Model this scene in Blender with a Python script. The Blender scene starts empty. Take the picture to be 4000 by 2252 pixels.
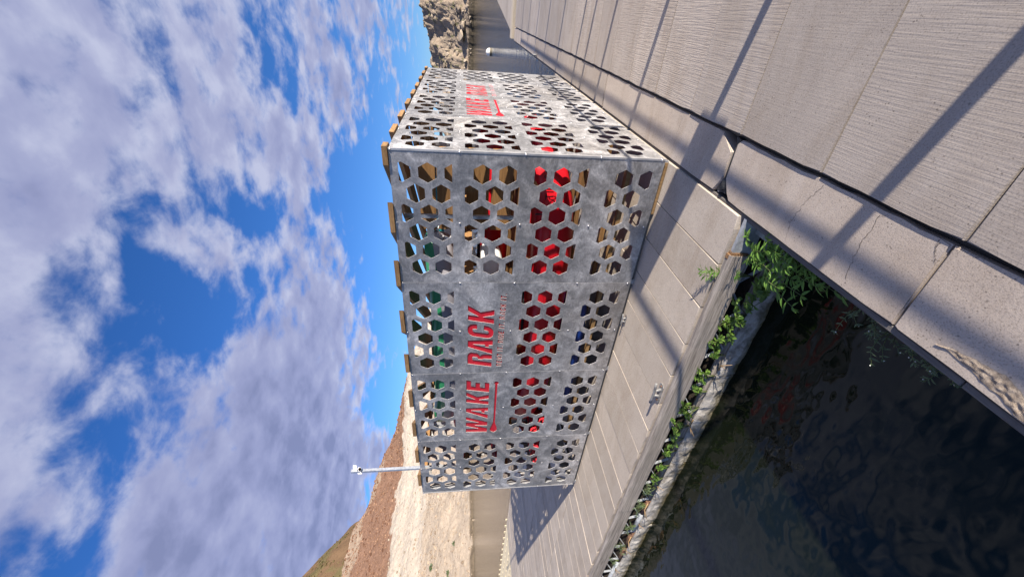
import bpy, bmesh, math, random
from mathutils import Vector, Matrix, noise
random.seed(7)
R = math.radians
S = bpy.context.scene
COL = S.collection

# ------------------------------------------------------------------ camera
CAM = Vector((0.948, -3.1915, 1.7066)); YAW = .6116; PIT = -.1238; FPX = 1586.95
FW = Vector((-math.sin(YAW)*math.cos(PIT), math.cos(YAW)*math.cos(PIT), math.sin(PIT)))
RT = Vector((math.cos(YAW), math.sin(YAW), 0)); UP = RT.cross(FW)
cd = bpy.data.cameras.new('camera'); cam = bpy.data.objects.new('camera', cd); COL.objects.link(cam)
cX, cY, cZ = -UP, RT, -FW                       # the phone was held upright: world up points to the picture's left
cam.matrix_world = Matrix(((cX.x, cY.x, cZ.x, CAM.x), (cX.y, cY.y, cZ.y, CAM.y), (cX.z, cY.z, cZ.z, CAM.z), (0, 0, 0, 1)))
cd.sensor_fit = 'HORIZONTAL'; cd.sensor_width = 36; cd.lens = FPX/4000*36
cd.clip_start = .02; cd.clip_end = 3000
S.camera = cam
S.render.resolution_x = 1024; S.render.resolution_y = 576

def pixdir(x, y):
    return (FW + RT*((2252-y)-1126)/FPX - UP*(x-2000)/FPX).normalized()

# ------------------------------------------------------------------ light
EXPO = 1.36
SUN_EL = R(15.0); LX, LY = -.970, .2425           # where the shadows fall on the ground
L = Vector((LX*math.cos(SUN_EL), LY*math.cos(SUN_EL), -math.sin(SUN_EL)))
sd = bpy.data.lights.new('sun', 'SUN'); sun = bpy.data.objects.new('sun', sd); COL.objects.link(sun)
sd.energy = 4.2; sd.angle = R(.53); sd.color = (1, .89, .76)
sun.rotation_euler = L.to_track_quat('-Z', 'Y').to_euler(); sun.location = (30, -8, 12)

S.view_settings.view_transform = 'Standard'; S.view_settings.look = 'None'
S.view_settings.gamma = 1; S.view_settings.exposure = EXPO; S.view_settings.use_curve_mapping = False

W = bpy.data.worlds.new('World'); S.world = W; W.use_nodes = True
def make_world():
    nt = W.node_tree; nt.nodes.clear(); N = nt.nodes.new; LK = nt.links.new
    out = N('ShaderNodeOutputWorld')
    sky = N('ShaderNodeTexSky'); sky.sky_type = 'NISHITA'; sky.sun_disc = False
    sky.sun_elevation = SUN_EL; sky.sun_rotation = math.atan2(-LX, -LY)
    sky.altitude = 900; sky.air_density = 1.0; sky.dust_density = .2; sky.ozone_density = 3.0
    hs = N('ShaderNodeHueSaturation'); hs.inputs['Saturation'].default_value = 1.17; LK(sky.outputs[0], hs.inputs['Color'])
    tint = N('ShaderNodeMix'); tint.data_type = 'RGBA'; tint.blend_type = 'MULTIPLY'; tint.inputs[0].default_value = 1
    LK(hs.outputs[0], tint.inputs[6]); tint.inputs[7].default_value = (.66, .82, 1.18, 1)
    b1 = N('ShaderNodeBackground'); b1.inputs[1].default_value = .062; LK(tint.outputs[2], b1.inputs[0])
    tc = N('ShaderNodeTexCoord')
    def math_(op, a, b=None, c=None, clamp=False):
        m = N('ShaderNodeMath'); m.operation = op; m.use_clamp = clamp
        for i, v in enumerate((a, b, c)):
            if v is None: continue
            if isinstance(v, (int, float)): m.inputs[i].default_value = v
            else: LK(v, m.inputs[i])
        return m.outputs[0]
    def smooth(v, lo, hi, a=0.0, b=1.0):
        mr = N('ShaderNodeMapRange'); mr.interpolation_type = 'SMOOTHSTEP'; LK(v, mr.inputs[0])
        for i, k in enumerate((lo, hi, a, b)): mr.inputs[i+1].default_value = k
        return mr.outputs[0]
    sep = N('ShaderNodeSeparateXYZ'); LK(tc.outputs['Generated'], sep.inputs[0])
    den = math_('MAXIMUM', math_('ADD', sep.outputs[2], .13), .05)
    comb = N('ShaderNodeCombineXYZ'); LK(math_('DIVIDE', sep.outputs[0], den), comb.inputs[0]); LK(math_('DIVIDE', sep.outputs[1], den), comb.inputs[1])
    comb.inputs[2].default_value = 3.7
    def nz(scale, det, rough, dist=0, off=(0, 0, 0)):
        mp = N('ShaderNodeMapping'); mp.inputs[1].default_value = off; LK(comb.outputs[0], mp.inputs[0])
        n = N('ShaderNodeTexNoise'); n.inputs['Scale'].default_value = scale; n.inputs['Detail'].default_value = det
        n.inputs['Roughness'].default_value = rough; n.inputs['Distortion'].default_value = dist; LK(mp.outputs[0], n.inputs['Vector'])
        return n.outputs[0]
    n1 = nz(1.9, 10, .55, .15, (5.3, 1.4, 0)); n2 = nz(7.6, 9, .56, .2, (7, 1, 0)); n3 = nz(1.3, 5, .5, .2, (1.3, 8, 2)); n4 = nz(7.6, 5, .5, .2, (7.10, 1.06, 0))
    cov = math_('ADD', math_('ADD', math_('MULTIPLY', n1, .47), math_('MULTIPLY', n2, .53)), .022)
    # where the cloud banks and the blue gaps stand (pixel of the photograph -> direction), weight, angular size
    for x, y, w, sg in FEATS:
        d = pixdir(x, y)
        dp = N('ShaderNodeVectorMath'); dp.operation = 'DOT_PRODUCT'; LK(tc.outputs['Generated'], dp.inputs[0]); dp.inputs[1].default_value = d
        g = math_('POWER', 2.718, math_('MULTIPLY', math_('SUBTRACT', dp.outputs['Value'], 1), 1/(sg*sg)))
        cov = math_('MULTIPLY_ADD', g, w, cov)
    # thin towards the horizon
    cov = math_('ADD', cov, math_('MULTIPLY', math_('SUBTRACT', .125, sep.outputs[2], None, True), -1.8))
    dens = smooth(cov, .44, .625, 0, .92)
    low = smooth(sep.outputs[2], .42, .10)
    # the side of each puff turned to the sun is paler (density differs from the density a little way sunward)
    side = math_('MULTIPLY', math_('SUBTRACT', n4, n2), 1.6)
    thick = math_('ADD', math_('MULTIPLY', smooth(cov, .50, .74), .62), math_('ADD', math_('MULTIPLY', math_('SUBTRACT', n3, .5), .8), side))
    thick = math_('ADD', thick, .10)
    ramp = N('ShaderNodeValToRGB'); LK(thick, ramp.inputs[0])
    e = ramp.color_ramp.elements; e[0].position = 0; e[0].color = (.62, .65, .85, 1); e[1].position = 1; e[1].color = (.27, .30, .50, 1)
    m_ = e.new(.30); m_.color = (.46, .49, .72, 1)
    m_ = e.new(.65); m_.color = (.37, .40, .635, 1)
    b2 = N('ShaderNodeBackground'); b2.inputs[1].default_value = 0.93/2**EXPO; LK(ramp.outputs[0], b2.inputs[0])
    mx = N('ShaderNodeMixShader'); LK(dens, mx.inputs[0]); LK(b1.outputs[0], mx.inputs[1]); LK(b2.outputs[0], mx.inputs[2])
    LK(mx.outputs[0], out.inputs[0])
FEATS = [(150, 300, .06, .25), (100, 900, .05, .2), (150, 1500, .03, .15), (1230, 1050, .06, .09), (1090, 1350, .06, .10), (1250, 1500, .07, .10), (1290, 1700, .10, .12), (1370, 1720, .10, .06), (1390, 2050, .12, .07), (1200, 2100, .11, .14),
         (860, 1850, .06, .12), (640, 2150, .07, .10), (1330, 330, .07, .06), (1250, 60, .06, .07), (850, 1030, .09, .05), (1150, 640, .09, .06), (1060, 620, .05, .05), (1380, 1200, .11, .045), (560, 700, .04, .12), (950, 200, .06, .05),
         (1110, 320, -.15, .04), (1070, 100, -.12, .04), (700, 1230, -.20, .075), (920, 800, -.16, .055), (960, 1080, -.10, .04), (1450, 800, -.24, .07), (1420, 600, -.10, .05), (1530, 1150, -.28, .08), (1510, 300, -.12, .05), (400, 1950, -.10, .035), (480, 1750, -.12, .05), (310, 2180, -.18, .04), (1530, 1560, -.36, .06), (1510, 1960, -.34, .045), (1060, 2050, -.10, .04), (400, 1050, -.08, .07), (480, 640, -.07, .06), (250, 1750, -.02, .06), (250, 2000, .08, .08)]
make_world()

# ------------------------------------------------------------------ materials
MATS = {}
class NT:
    def __init__(s, name):
        s.m = bpy.data.materials.new(name); s.m.use_nodes = True; s.t = s.m.node_tree; s.b = s.t.nodes['Principled BSDF']
        MATS[name] = s.m; s.co = s.t.nodes.new('ShaderNodeTexCoord'); s.oi = s.t.nodes.new('ShaderNodeObjectInfo')
    def N(s, t): return s.t.nodes.new(t)
    def lk(s, a, b): s.t.links.new(a, b)
    def noise(s, scale, det=4, rough=.55, dist=0, stretch=(1, 1, 1), space='Object', rnd=True):
        mp = s.N('ShaderNodeMapping'); mp.inputs['Scale'].default_value = stretch; s.lk(s.co.outputs[space], mp.inputs[0])
        if rnd:
            mm = s.N('ShaderNodeVectorMath'); mm.operation = 'SCALE'; mm.inputs[0].default_value = (37, 19, 53); s.lk(s.oi.outputs['Random'], mm.inputs[3]); s.lk(mm.outputs[0], mp.inputs[1])
        n = s.N('ShaderNodeTexNoise'); n.inputs['Scale'].default_value = scale; n.inputs['Detail'].default_value = det; n.inputs['Roughness'].default_value = rough; n.inputs['Distortion'].default_value = dist
        s.lk(mp.outputs[0], n.inputs['Vector']); return n.outputs[0]
    def ramp(s, f, stops):
        r = s.N('ShaderNodeValToRGB'); s.lk(f, r.inputs[0]); e = r.color_ramp.elements
        e[0].position, e[0].color = stops[0][0], (*stops[0][1], 1); e[1].position, e[1].color = stops[-1][0], (*stops[-1][1], 1)
        for p, c in stops[1:-1]: k = e.new(p); k.color = (*c, 1)
        return r.outputs[0]
    def mix(s, f, a, b, mode='MIX'):
        m = s.N('ShaderNodeMix'); m.data_type = 'RGBA'; m.blend_type = mode
        for v, i in ((f, 0), (a, 6), (b, 7)):
            if isinstance(v, (int, float)): m.inputs[i].default_value = v
            elif isinstance(v, tuple): m.inputs[i].default_value = (*v, 1)
            else: s.lk(v, m.inputs[i])
        return m.outputs[2]
    def mth(s, op, a, b=0.0, clamp=False):
        m = s.N('ShaderNodeMath'); m.operation = op; m.use_clamp = clamp
        for i, v in enumerate((a, b)):
            if isinstance(v, (int, float)): m.inputs[i].default_value = v
            else: s.lk(v, m.inputs[i])
        return m.outputs[0]
    def col(s, c):
        if isinstance(c, tuple): s.b.inputs['Base Color'].default_value = (*c, 1)
        else: s.lk(c, s.b.inputs['Base Color'])
    def bump(s, h, strength=.3, dist=.01):
        b = s.N('ShaderNodeBump'); b.inputs['Strength'].default_value = strength; b.inputs['Distance'].default_value = dist; s.lk(h, b.inputs['Height']); s.lk(b.outputs[0], s.b.inputs['Normal'])
    def set(s, rough=.6, metal=0, spec=None):
        if isinstance(rough, (int, float)): s.b.inputs['Roughness'].default_value = rough
        else: s.lk(rough, s.b.inputs['Roughness'])
        s.b.inputs['Metallic'].default_value = metal
        if spec is not None: s.b.inputs['Specular IOR Level'].default_value = spec
        return s.m

def shade_tint(n, lo, hi):
    mr = n.N('ShaderNodeMapRange'); n.lk(n.oi.outputs['Random'], mr.inputs[0]); mr.inputs[3].default_value = lo; mr.inputs[4].default_value = hi
    cb = n.N('ShaderNodeCombineColor'); [n.lk(mr.outputs[0], cb.inputs[i]) for i in range(3)]
    return cb.outputs[0]
def mat_concrete(name, a, b, ribs=0.0, pit=.5):
    n = NT(name)
    c = n.ramp(n.noise(2.2, 7, .65, .5), [(.3, a), (.55, tuple((x+y)/2 for x, y in zip(a, b))), (.75, b)])
    c = n.mix(1.0, c, shade_tint(n, .87, 1.06), 'MULTIPLY')
    st = n.ramp(n.noise(.9, 6, .7, 1.2, (1, 3, 1)), [(.45, (1, 1, 1)), (.72, (.80, .76, .71))])
    c = n.mix(.8, c, st, 'MULTIPLY')
    fine = n.noise(160, 3, .7)
    c = n.mix(.75, c, n.ramp(fine, [(.30, (.48, .46, .43)), (.48, (1, 1, 1)), (.7, (1.16, 1.14, 1.10))]), 'MULTIPLY')
    v = n.N('ShaderNodeTexVoronoi'); v.inputs['Scale'].default_value = 46; mp = n.N('ShaderNodeMapping'); n.lk(n.co.outputs['Object'], mp.inputs[0])
    mm = n.N('ShaderNodeVectorMath'); mm.operation = 'SCALE'; mm.inputs[0].default_value = (31, 17, 0); n.lk(n.oi.outputs['Random'], mm.inputs[3]); n.lk(mm.outputs[0], mp.inputs[1]); n.lk(mp.outputs[0], v.inputs['Vector'])
    sel = n.mth('GREATER_THAN', n.noise(9, 3, .6), .56)
    pits = n.mth('MULTIPLY', n.mth('LESS_THAN', v.outputs['Distance'], .17), sel)
    c = n.mix(n.mth('MULTIPLY', pits, pit), c, (.10, .085, .075))
    n.col(c)
    h = n.mth('SUBTRACT', n.mth('ADD', n.mth('MULTIPLY', fine, .35), n.noise(30, 5, .7)), n.mth('MULTIPLY', pits, 1.2))
    if ribs:
        rb = n.noise(85, 2.5, .55, 0, (1.35, .045, 1)); rbm = n.ramp(rb, [(.40, (0, 0, 0)), (.60, (1, 1, 1))])
        rv = n.N('ShaderNodeMapRange'); n.lk(n.oi.outputs['Random'], rv.inputs[0]); rv.inputs[3].default_value = .12*ribs; rv.inputs[4].default_value = ribs
        h = n.mth('ADD', n.mth('MULTIPLY', h, .25), n.mth('MULTIPLY', n.mth('MULTIPLY', rbm, rv.outputs[0]), 1.0))
        n.bump(h, .55, .003)
    else: n.bump(h, .35, .004)
    return n.set(.88, 0, .25)
mat_concrete('concrete_slab', (.405, .357, .305), (.485, .436, .378))
mat_concrete('concrete_kerb', (.385, .333, .284), (.47, .415, .36), 0, .6)
mat_concrete('concrete_broomed', (.35, .311, .276), (.437, .393, .35), .8, .6)

def mat_wood(name, dark, light, rough=.75, along=(1, 14, 14), scale=3.0, bump=.5, grey=None):
    n = NT(name)
    g = n.noise(scale, 8, .65, .8, along); c = n.ramp(g, [(.25, dark), (.5, tuple((x+y)/2 for x, y in zip(dark, light))), (.75, light)])
    if grey: c = n.mix(n.ramp(n.noise(2.0, 4, .6), [(.4, (0, 0, 0)), (.62, (1, 1, 1))]), c, grey)
    c = n.mix(1.0, c, shade_tint(n, .8, 1.15), 'MULTIPLY')
    n.col(c); n.bump(n.noise(scale*3, 6, .6, .5, along), bump, .004)
    return n.set(rough, 0, .3)
mat_wood('roof_timber', (.16, .09, .04), (.36, .225, .105), .7, (3, 3, 14), 3)
mat_wood('rack_timber', (.16, .085, .032), (.33, .19, .08), .75)
mat_wood('rack_post_timber', (.20, .12, .05), (.38, .24, .11), .75, (14, 14, 1))
mat_wood('weathered_timber', (.075, .062, .052), (.40, .365, .33), .9, (.5, 16, 16), 5, 1.0)
mat_wood('split_timber', (.13, .07, .035), (.34, .20, .10), .9, (1, 20, 20), 5, 1)
mat_wood('dark_timber', (.075, .07, .066), (.19, .18, .17), .9, (12, 1, 12), 4, .9)
mat_wood('pale_timber', (.42, .36, .27), (.55, .48, .37), .8, (1, 10, 10), 4, .4)

def mat_alu():
    n = NT('brushed_aluminium')
    sw = n.noise(4.5, 9, .66, 1.6); sw2 = n.noise(14, 8, .72, 2.6); cl = n.noise(1.3, 4, .55, .6); st = n.noise(7, 6, .7, 3.5, (1, 2.6, 1))
    f = n.mth('ADD', n.mth('ADD', n.mth('MULTIPLY', sw, .36), n.mth('MULTIPLY', sw2, .20)), n.mth('ADD', n.mth('MULTIPLY', cl, .26), n.mth('MULTIPLY', st, .18)))
    c = n.ramp(f, [(.38, (.18, .18, .185)), (.465, (.29, .29, .297)), (.53, (.44, .44, .45)), (.59, (.66, .66, .67)), (.65, (.82, .82, .83))])
    n.col(n.mix(.55, c, n.ramp(n.noise(.9, 4, .6), [(.45, (1, 1, 1)), (.65, (.98, .90, .80))]), 'MULTIPLY'))
    sp = n.noise(120, 2, .6)
    n.bump(n.mth('ADD', n.mth('MULTIPLY', sw2, .6), n.mth('MULTIPLY', sp, .25)), .25, .003)
    rr = n.N('ShaderNodeMapRange'); n.lk(f, rr.inputs[0]); rr.inputs[1].default_value = .42; rr.inputs[2].default_value = .62; rr.inputs[3].default_value = .50; rr.inputs[4].default_value = .72
    n.set(rr.outputs[0], .74)
mat_alu()
def plain(name, c, rough=.5, metal=0, ns=0, amt=.25, bump=0, spec=None):
    n = NT(name)
    if ns:
        f = n.noise(ns, 5, .6); n.col(n.ramp(f, [(.3, tuple(x*(1-amt) for x in c)), (.7, tuple(min(1, x*(1+amt*.5)) for x in c))]))
        if bump: n.bump(n.noise(ns*4, 5, .65), bump, .01)
    else: n.col(c)
    return n.set(rough, metal, spec)
plain('cut_edge', (.80, .80, .81), .4, .3)
plain('trim_aluminium', (.52, .52, .53), .5, .6, 8, .3)
plain('bolt_steel', (.62, .62, .64), .35, .9)
plain('red_plate', (.50, .008, .022), .45, 0, 6, .15)
plain('red_hull', (.56, .008, .018), .32, 0, 3, .12)
plain('green_hull', (.03, .26, .11), .35, 0, 3, .12)
plain('teal_hull', (.02, .20, .22), .35, 0, 3, .12)
plain('grey_hull', (.32, .32, .36), .4, 0, 3, .12)
plain('white_hull', (.78, .78, .76), .4, 0, 4, .08)
plain('blue_hull', (.01, .05, .30), .35, 0, 3, .12)
plain('black_plastic', (.012, .012, .013), .45)
plain('red_fabric', (.48, .008, .02), .85, 0, 25, .3, .4)
plain('steel_galvanised', (.48, .50, .53), .42, .75, 30, .3, .1)
plain('steel_angle', (.40, .43, .46), .6, .3, 20, .4, .1)
plain('rusty_steel', (.16, .085, .05), .9, 0, 20, .5, .4)
plain('rubber', (.035, .036, .038), .7, 0, 30, .4, .3)
plain('crack', (.085, .07, .06), 1)
plain('white_plastic', (.82, .82, .83), .35)
plain('lens_black', (.008, .008, .01), .15)
plain('beige_plastic', (.60, .53, .37), .5, 0, 3, .08)
plain('buoy_white', (.80, .78, .72), .5, 0, 5, .1)
plain('buoy_band', (.15, .13, .09), .7)
plain('rail_steel', (.45, .45, .46), .4, .8)
plain('stem_green', (.10, .13, .04), .7)
plain('stem_dry', (.25, .17, .09), .85)
plain('flower_white', (.75, .75, .7), .7)
plain('soil', (.055, .042, .03), 1, 0, 20, .6, .8)
def mat_rough_patch():
    n = NT('spalled_concrete'); c = n.ramp(n.noise(55, 6, .75), [(.3, (.16, .13, .105)), (.5, (.38, .31, .24)), (.7, (.50, .43, .35))]); n.col(c); n.bump(n.noise(60, 6, .75), 1, .012); n.set(.95, 0, .1)
mat_rough_patch()
def mat_float():
    n = NT('float_foam')
    sp = n.N('ShaderNodeSeparateXYZ'); n.lk(n.co.outputs['Object'], sp.inputs[0])
    a = n.ramp(n.noise(7, 8, .7, .6), [(.35, (.16, .145, .12)), (.5, (.36, .345, .32)), (.7, (.50, .485, .46))])
    al = n.mth('ADD', n.mth('MULTIPLY', sp.outputs[2], -9), n.mth('MULTIPLY', n.mth('SUBTRACT', n.noise(9, 6, .7), .5), 2.2))
    mr = n.N('ShaderNodeMapRange'); n.lk(al, mr.inputs[0]); mr.inputs[1].default_value = -.45; mr.inputs[2].default_value = .55
    c = n.mix(mr.outputs[0], a, (.085, .07, .03)); n.col(c); n.bump(n.noise(25, 6, .7), .8, .02); n.set(.9, 0, .2)
mat_float()
def mat_leaf(name, c1, c2):
    n = NT(name); g = n.N('ShaderNodeNewGeometry')
    n.col(n.ramp(g.outputs['Random Per Island'], [(0, c1), (1, c2)])); n.set(.5, 0, .35)
    n.b.inputs['Transmission Weight'].default_value = 0
    tr = n.N('ShaderNodeBsdfTranslucent'); tr.inputs[0].default_value = (c2[0]*1.4, c2[1]*1.4, c2[2], 1)
    mx = n.N('ShaderNodeMixShader'); mx.inputs[0].default_value = .28; n.lk(n.b.outputs[0], mx.inputs[1]); n.lk(tr.outputs[0], mx.inputs[2])
    n.lk(mx.outputs[0], n.t.nodes['Material Output'].inputs[0])
mat_leaf('leaf_long', (.075, .17, .028), (.17, .31, .06))
mat_leaf('leaf_round', (.035, .085, .016), (.16, .27, .05))
mat_leaf('leaf_dusty', (.07, .11, .06), (.12, .17, .085))
def mat_water():
    n = NT('lake_water'); n.col((.007, .010, .0055)); n.set(.05, 0, .42); n.b.inputs['IOR'].default_value = 1.33
    sp = n.N('ShaderNodeSeparateXYZ'); n.lk(n.co.outputs['Object'], sp.inputs[0])
    def ss(v, lo, hi):
        mr = n.N('ShaderNodeMapRange'); mr.interpolation_type = 'SMOOTHSTEP'; n.lk(v, mr.inputs[0]); mr.inputs[1].default_value = lo; mr.inputs[2].default_value = hi; return mr.outputs[0]
    open_ = n.mth('MAXIMUM', ss(sp.outputs[1], -1, 8), ss(sp.outputs[0], -3, -14))
    big = n.noise(1.2, 3, .5, 0, (1, 1.7, 1), rnd=False); rip = n.noise(4.5, 4, .6, 0, (1, 1.6, 1), rnd=False)
    calm = n.mth('ADD', n.mth('MULTIPLY', big, .42), n.mth('MULTIPLY', n.noise(3.0, 2, .5, 0, (1, 1.8, 1), rnd=False), .06))
    rough_ = n.mth('ADD', n.mth('MULTIPLY', big, .62), n.mth('MULTIPLY', rip, .34))
    h = n.mth('ADD', n.mth('MULTIPLY', calm, n.mth('SUBTRACT', 1.0, open_)), n.mth('MULTIPLY', rough_, open_))
    n.bump(h, .5, .15)
mat_water()
def mat_terrain(name, scale):
    n = NT(name); a = n.N('ShaderNodeVertexColor'); a.layer_name = 'Col'
    f = n.ramp(n.noise(scale, 8, .75, .3, rnd=False), [(.28, (.66, .62, .59)), (.5, (1, 1, 1)), (.75, (1.15, 1.12, 1.1))])
    n.col(n.mix(1.0, a.outputs[0], f, 'MULTIPLY')); n.bump(n.noise(scale*1.3, 8, .75, rnd=False), 1.0, .5/scale); n.set(.95, 0, .1)
mat_terrain('beach_ground', 1.1); mat_terrain('cliff_ground', 1.2)
def mat_rock(name, a, b, s=3):
    n = NT(name); g = n.N('ShaderNodeNewGeometry')
    c = n.ramp(g.outputs['Random Per Island'], [(0, a), (1, b)]); n.col(n.mix(.5, c, n.ramp(n.noise(s, 5, .7, rnd=False), [(.3, (.5, .48, .46)), (.6, (1.1, 1.08, 1.05))]), 'MULTIPLY')); n.bump(n.noise(s*2, 6, .7, rnd=False), .8, .1); n.set(.95, 0, .1)
mat_rock('rock_grey', (.17, .145, .12), (.40, .34, .27)); mat_rock('rock_tan', (.18, .14, .105), (.42, .345, .265)); mat_rock('rock_red', (.11, .055, .036), (.30, .19, .13)); mat_rock('rock_pale', (.22, .185, .145), (.46, .40, .32))

# ------------------------------------------------------------------ object helpers
def tag(o, label=None, cat=None, group=None, kind=None):
    if label: o['label'] = label
    if cat: o['category'] = cat
    if group: o['group'] = group
    if kind: o['kind'] = kind
    return o
def link(o, parent=None):
    COL.objects.link(o)
    if parent: o.parent = parent
    return o
def empty(name, loc=(0, 0, 0), rz=0):
    o = bpy.data.objects.new(name, None); o.location = loc; o.rotation_euler = (0, 0, rz); o.empty_display_size = .1; return link(o)
def mesh_obj(name, me, parent=None, loc=(0, 0, 0), rot=(0, 0, 0), m=None):
    if m: 
        for k in (m if isinstance(m, (list, tuple)) else [m]): me.materials.append(MATS[k])
    o = bpy.data.objects.new(name, me); o.location = loc; o.rotation_euler = rot; return link(o, parent)
def bm_mesh(bm, name='m', smooth=False):
    me = bpy.data.meshes.new(name); bmesh.ops.recalc_face_normals(bm, faces=bm.faces); bm.to_mesh(me); bm.free()
    if smooth: me.polygons.foreach_set('use_smooth', [True]*len(me.polygons))
    return me
def add_box(bm, lo, hi, bev=0, seg=1):
    c = [(a+b)/2 for a, b in zip(lo, hi)]; sz = [abs(b-a) for a, b in zip(lo, hi)]
    r = bmesh.ops.create_cube(bm, size=1, matrix=Matrix.Translation(c) @ Matrix.Diagonal((*sz, 1)))
    if bev:
        ed = list({e for v in r['verts'] for e in v.link_edges})
        bmesh.ops.bevel(bm, geom=ed, offset=bev, segments=seg, affect='EDGES', profile=.5)
def box(name, lo, hi, m, parent=None, bev=0, seg=1):
    c = Vector([(a+b)/2 for a, b in zip(lo, hi)])
    bm = bmesh.new(); add_box(bm, Vector(lo)-c, Vector(hi)-c, bev, seg)
    pl = parent.location if parent and parent.type == 'EMPTY' and parent.parent is None else Vector()
    return mesh_obj(name, bm_mesh(bm, name), parent, c-pl, (0, 0, 0), m)
def add_bar(bm, p, q, w, h=None, up=Vector((0, 0, 1))):
    p, q = Vector(p), Vector(q); d = q-p; ln = d.length; d.normalize(); h = h or w
    if abs(d.dot(up)) > .98: up = Vector((0, 1, 0))
    s = d.cross(up).normalized(); u = s.cross(d)
    M = Matrix((( d.x, s.x, u.x, 0), (d.y, s.y, u.y, 0), (d.z, s.z, u.z, 0), (0, 0, 0, 1)))
    bmesh.ops.create_cube(bm, size=1, matrix=Matrix.Translation((p+q)/2) @ M @ Matrix.Diagonal((ln, w, h, 1)))
def add_tube(bm, pts, r, n=8, r2=None):
    pts = [Vector(p) for p in pts]; rings = []
    for i, p in enumerate(pts):
        d = (pts[min(i+1, len(pts)-1)]-pts[max(i-1, 0)]).normalized(); up = Vector((0, 0, 1)) if abs(d.z) < .9 else Vector((1, 0, 0))
        s = d.cross(up).normalized(); u = s.cross(d); rr = r if r2 is None else r+(r2-r)*i/(len(pts)-1)
        rings.append([bm.verts.new(p+s*rr*math.cos(2*math.pi*k/n)+u*rr*math.sin(2*math.pi*k/n)) for k in range(n)])
    for a, b in zip(rings, rings[1:]):
        for k in range(n): bm.faces.new((a[k], a[(k+1) % n], b[(k+1) % n], b[k]))
    bm.faces.new(rings[0]); bm.faces.new(rings[-1])
def prism(bm, poly, z0, z1):
    a = [bm.verts.new((x, y, z0)) for x, y in poly]; b = [bm.verts.new((x, y, z1)) for x, y in poly]; n = len(poly)
    bm.faces.new(a); bm.faces.new(b)
    for i in range(n): bm.faces.new((a[i], a[(i+1) % n], b[(i+1) % n], b[i]))
def clip(poly, f):
    out = []
    for i in range(len(poly)):
        a, b = poly[i], poly[(i+1) % len(poly)]; fa, fb = f(a), f(b)
        if fa >= 0: out.append(a)
        if (fa >= 0) != (fb >= 0): t = fa/(fa-fb); out.append((a[0]+(b[0]-a[0])*t, a[1]+(b[1]-a[1])*t))
    return out

# ------------------------------------------------------------------ water
WZ = -.45
bm = bmesh.new(); v = [bm.verts.new(p) for p in ((-400, -60, 0), (120, -60, 0), (120, 400, 0), (-400, 400, 0))]; bm.faces.new(v)
water = mesh_obj('lake_water', bm_mesh(bm), None, (0, 0, WZ), (0, 0, 0), 'lake_water'); tag(water, 'dark green lake water around the floating docks', 'water', kind='structure')
bm = bmesh.new(); v = [bm.verts.new(p) for p in ((-1500, -1500, 0), (1500, -1500, 0), (1500, 1500, 0), (-1500, 1500, 0))]; bm.faces.new(v)
o = mesh_obj('lake_bed', bm_mesh(bm), None, (0, 0, -6), (0, 0, 0), 'soil'); tag(o, 'dark lake bed and far ground under the water', 'ground', kind='structure')

# ------------------------------------------------------------------ terrain
def fbm(x, y, z=0, o=5, H=.9): return noise.fractal((x, y, z), H, 2.1, o)
def lerp(a, b, t): return a+(b-a)*max(0, min(1, t))
def terrain(name, xs, ys, hf, cf, m, label, cat):
    vs, cs, fs = [], [], []; nx, ny = len(xs), len(ys)
    for y in ys:
        for x in xs:
            h = hf(x, y); vs.append((x, y, h)); cs.append(cf(x, y, h))
    for j in range(ny-1):
        for i in range(nx-1): k = j*nx+i; fs.append((k, k+1, k+nx+1, k+nx))
    me = bpy.data.meshes.new(name); me.from_pydata(vs, [], fs)
    at = me.color_attributes.new('Col', 'FLOAT_COLOR', 'POINT')
    at.data.foreach_set('color', [c for q in cs for c in (*q, 1)])
    o = mesh_obj(name, me, None, (0, 0, 0), (0, 0, 0), m); tag(o, label, cat, kind='structure'); return o
def shore(y): return -78.5+2.2*math.sin(y*.06)*.6+max(0, y-75)*.9
def shoulder(y): t = max(0, min(1, (y-90)/42)); return 1-.85*t*t*(3-2*t)
def crest(y): return (min(21+max(0, 105-y)*.47, 38.2+(70-y)*.04)+1.0*fbm(y*.05, 3))*shoulder(y)
def beach_h(x, y):
    s = shore(y)-x
    if s < 0: return -.5+max(-3, s*.25)-.3
    wob = .35*fbm(x*.3, y*.3)+.9*fbm(x*.06, y*.06, 4)*min(1, s/8)
    if s < 42:
        t = s/42; h = -.6+21.0*(t**.93)
        h += 1.1*math.exp(-((s-25-1.6*fbm(y*.05, 1))/1.6)**2)-1.0*math.exp(-((s-28.5-1.6*fbm(y*.05, 1))/1.8)**2)
        h += .9*math.exp(-((s-35)/1.3)**2)-.9*math.exp(-((s-37.5)/1.5)**2)
        return h*(shoulder(y) if s > 20 else 1-(1-shoulder(y))*s/20)+wob
    c = crest(y)
    if s < 70: return lerp(20.4*shoulder(y), c, (s-42)/28)+wob*1.2
    az = math.degrees(math.atan2(y-CAM.y, x-CAM.x)) % 360; r = math.hypot(x-CAM.x, y-CAM.y)
    el = 12.4+(az-154)*.95 if az > 154 else 12.4-(154-az)*2.2
    T = min(r, 300)*math.tan(R(max(2, min(24, el))))*(1+.06*fbm(x*.03, y*.03, 9)); t = max(0, min(1, (s-95)/110)); t = t*t*(3-2*t)
    return (c-.02*min(60, s-70))*(1-t)+max(T, 8)*t+wob
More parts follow.
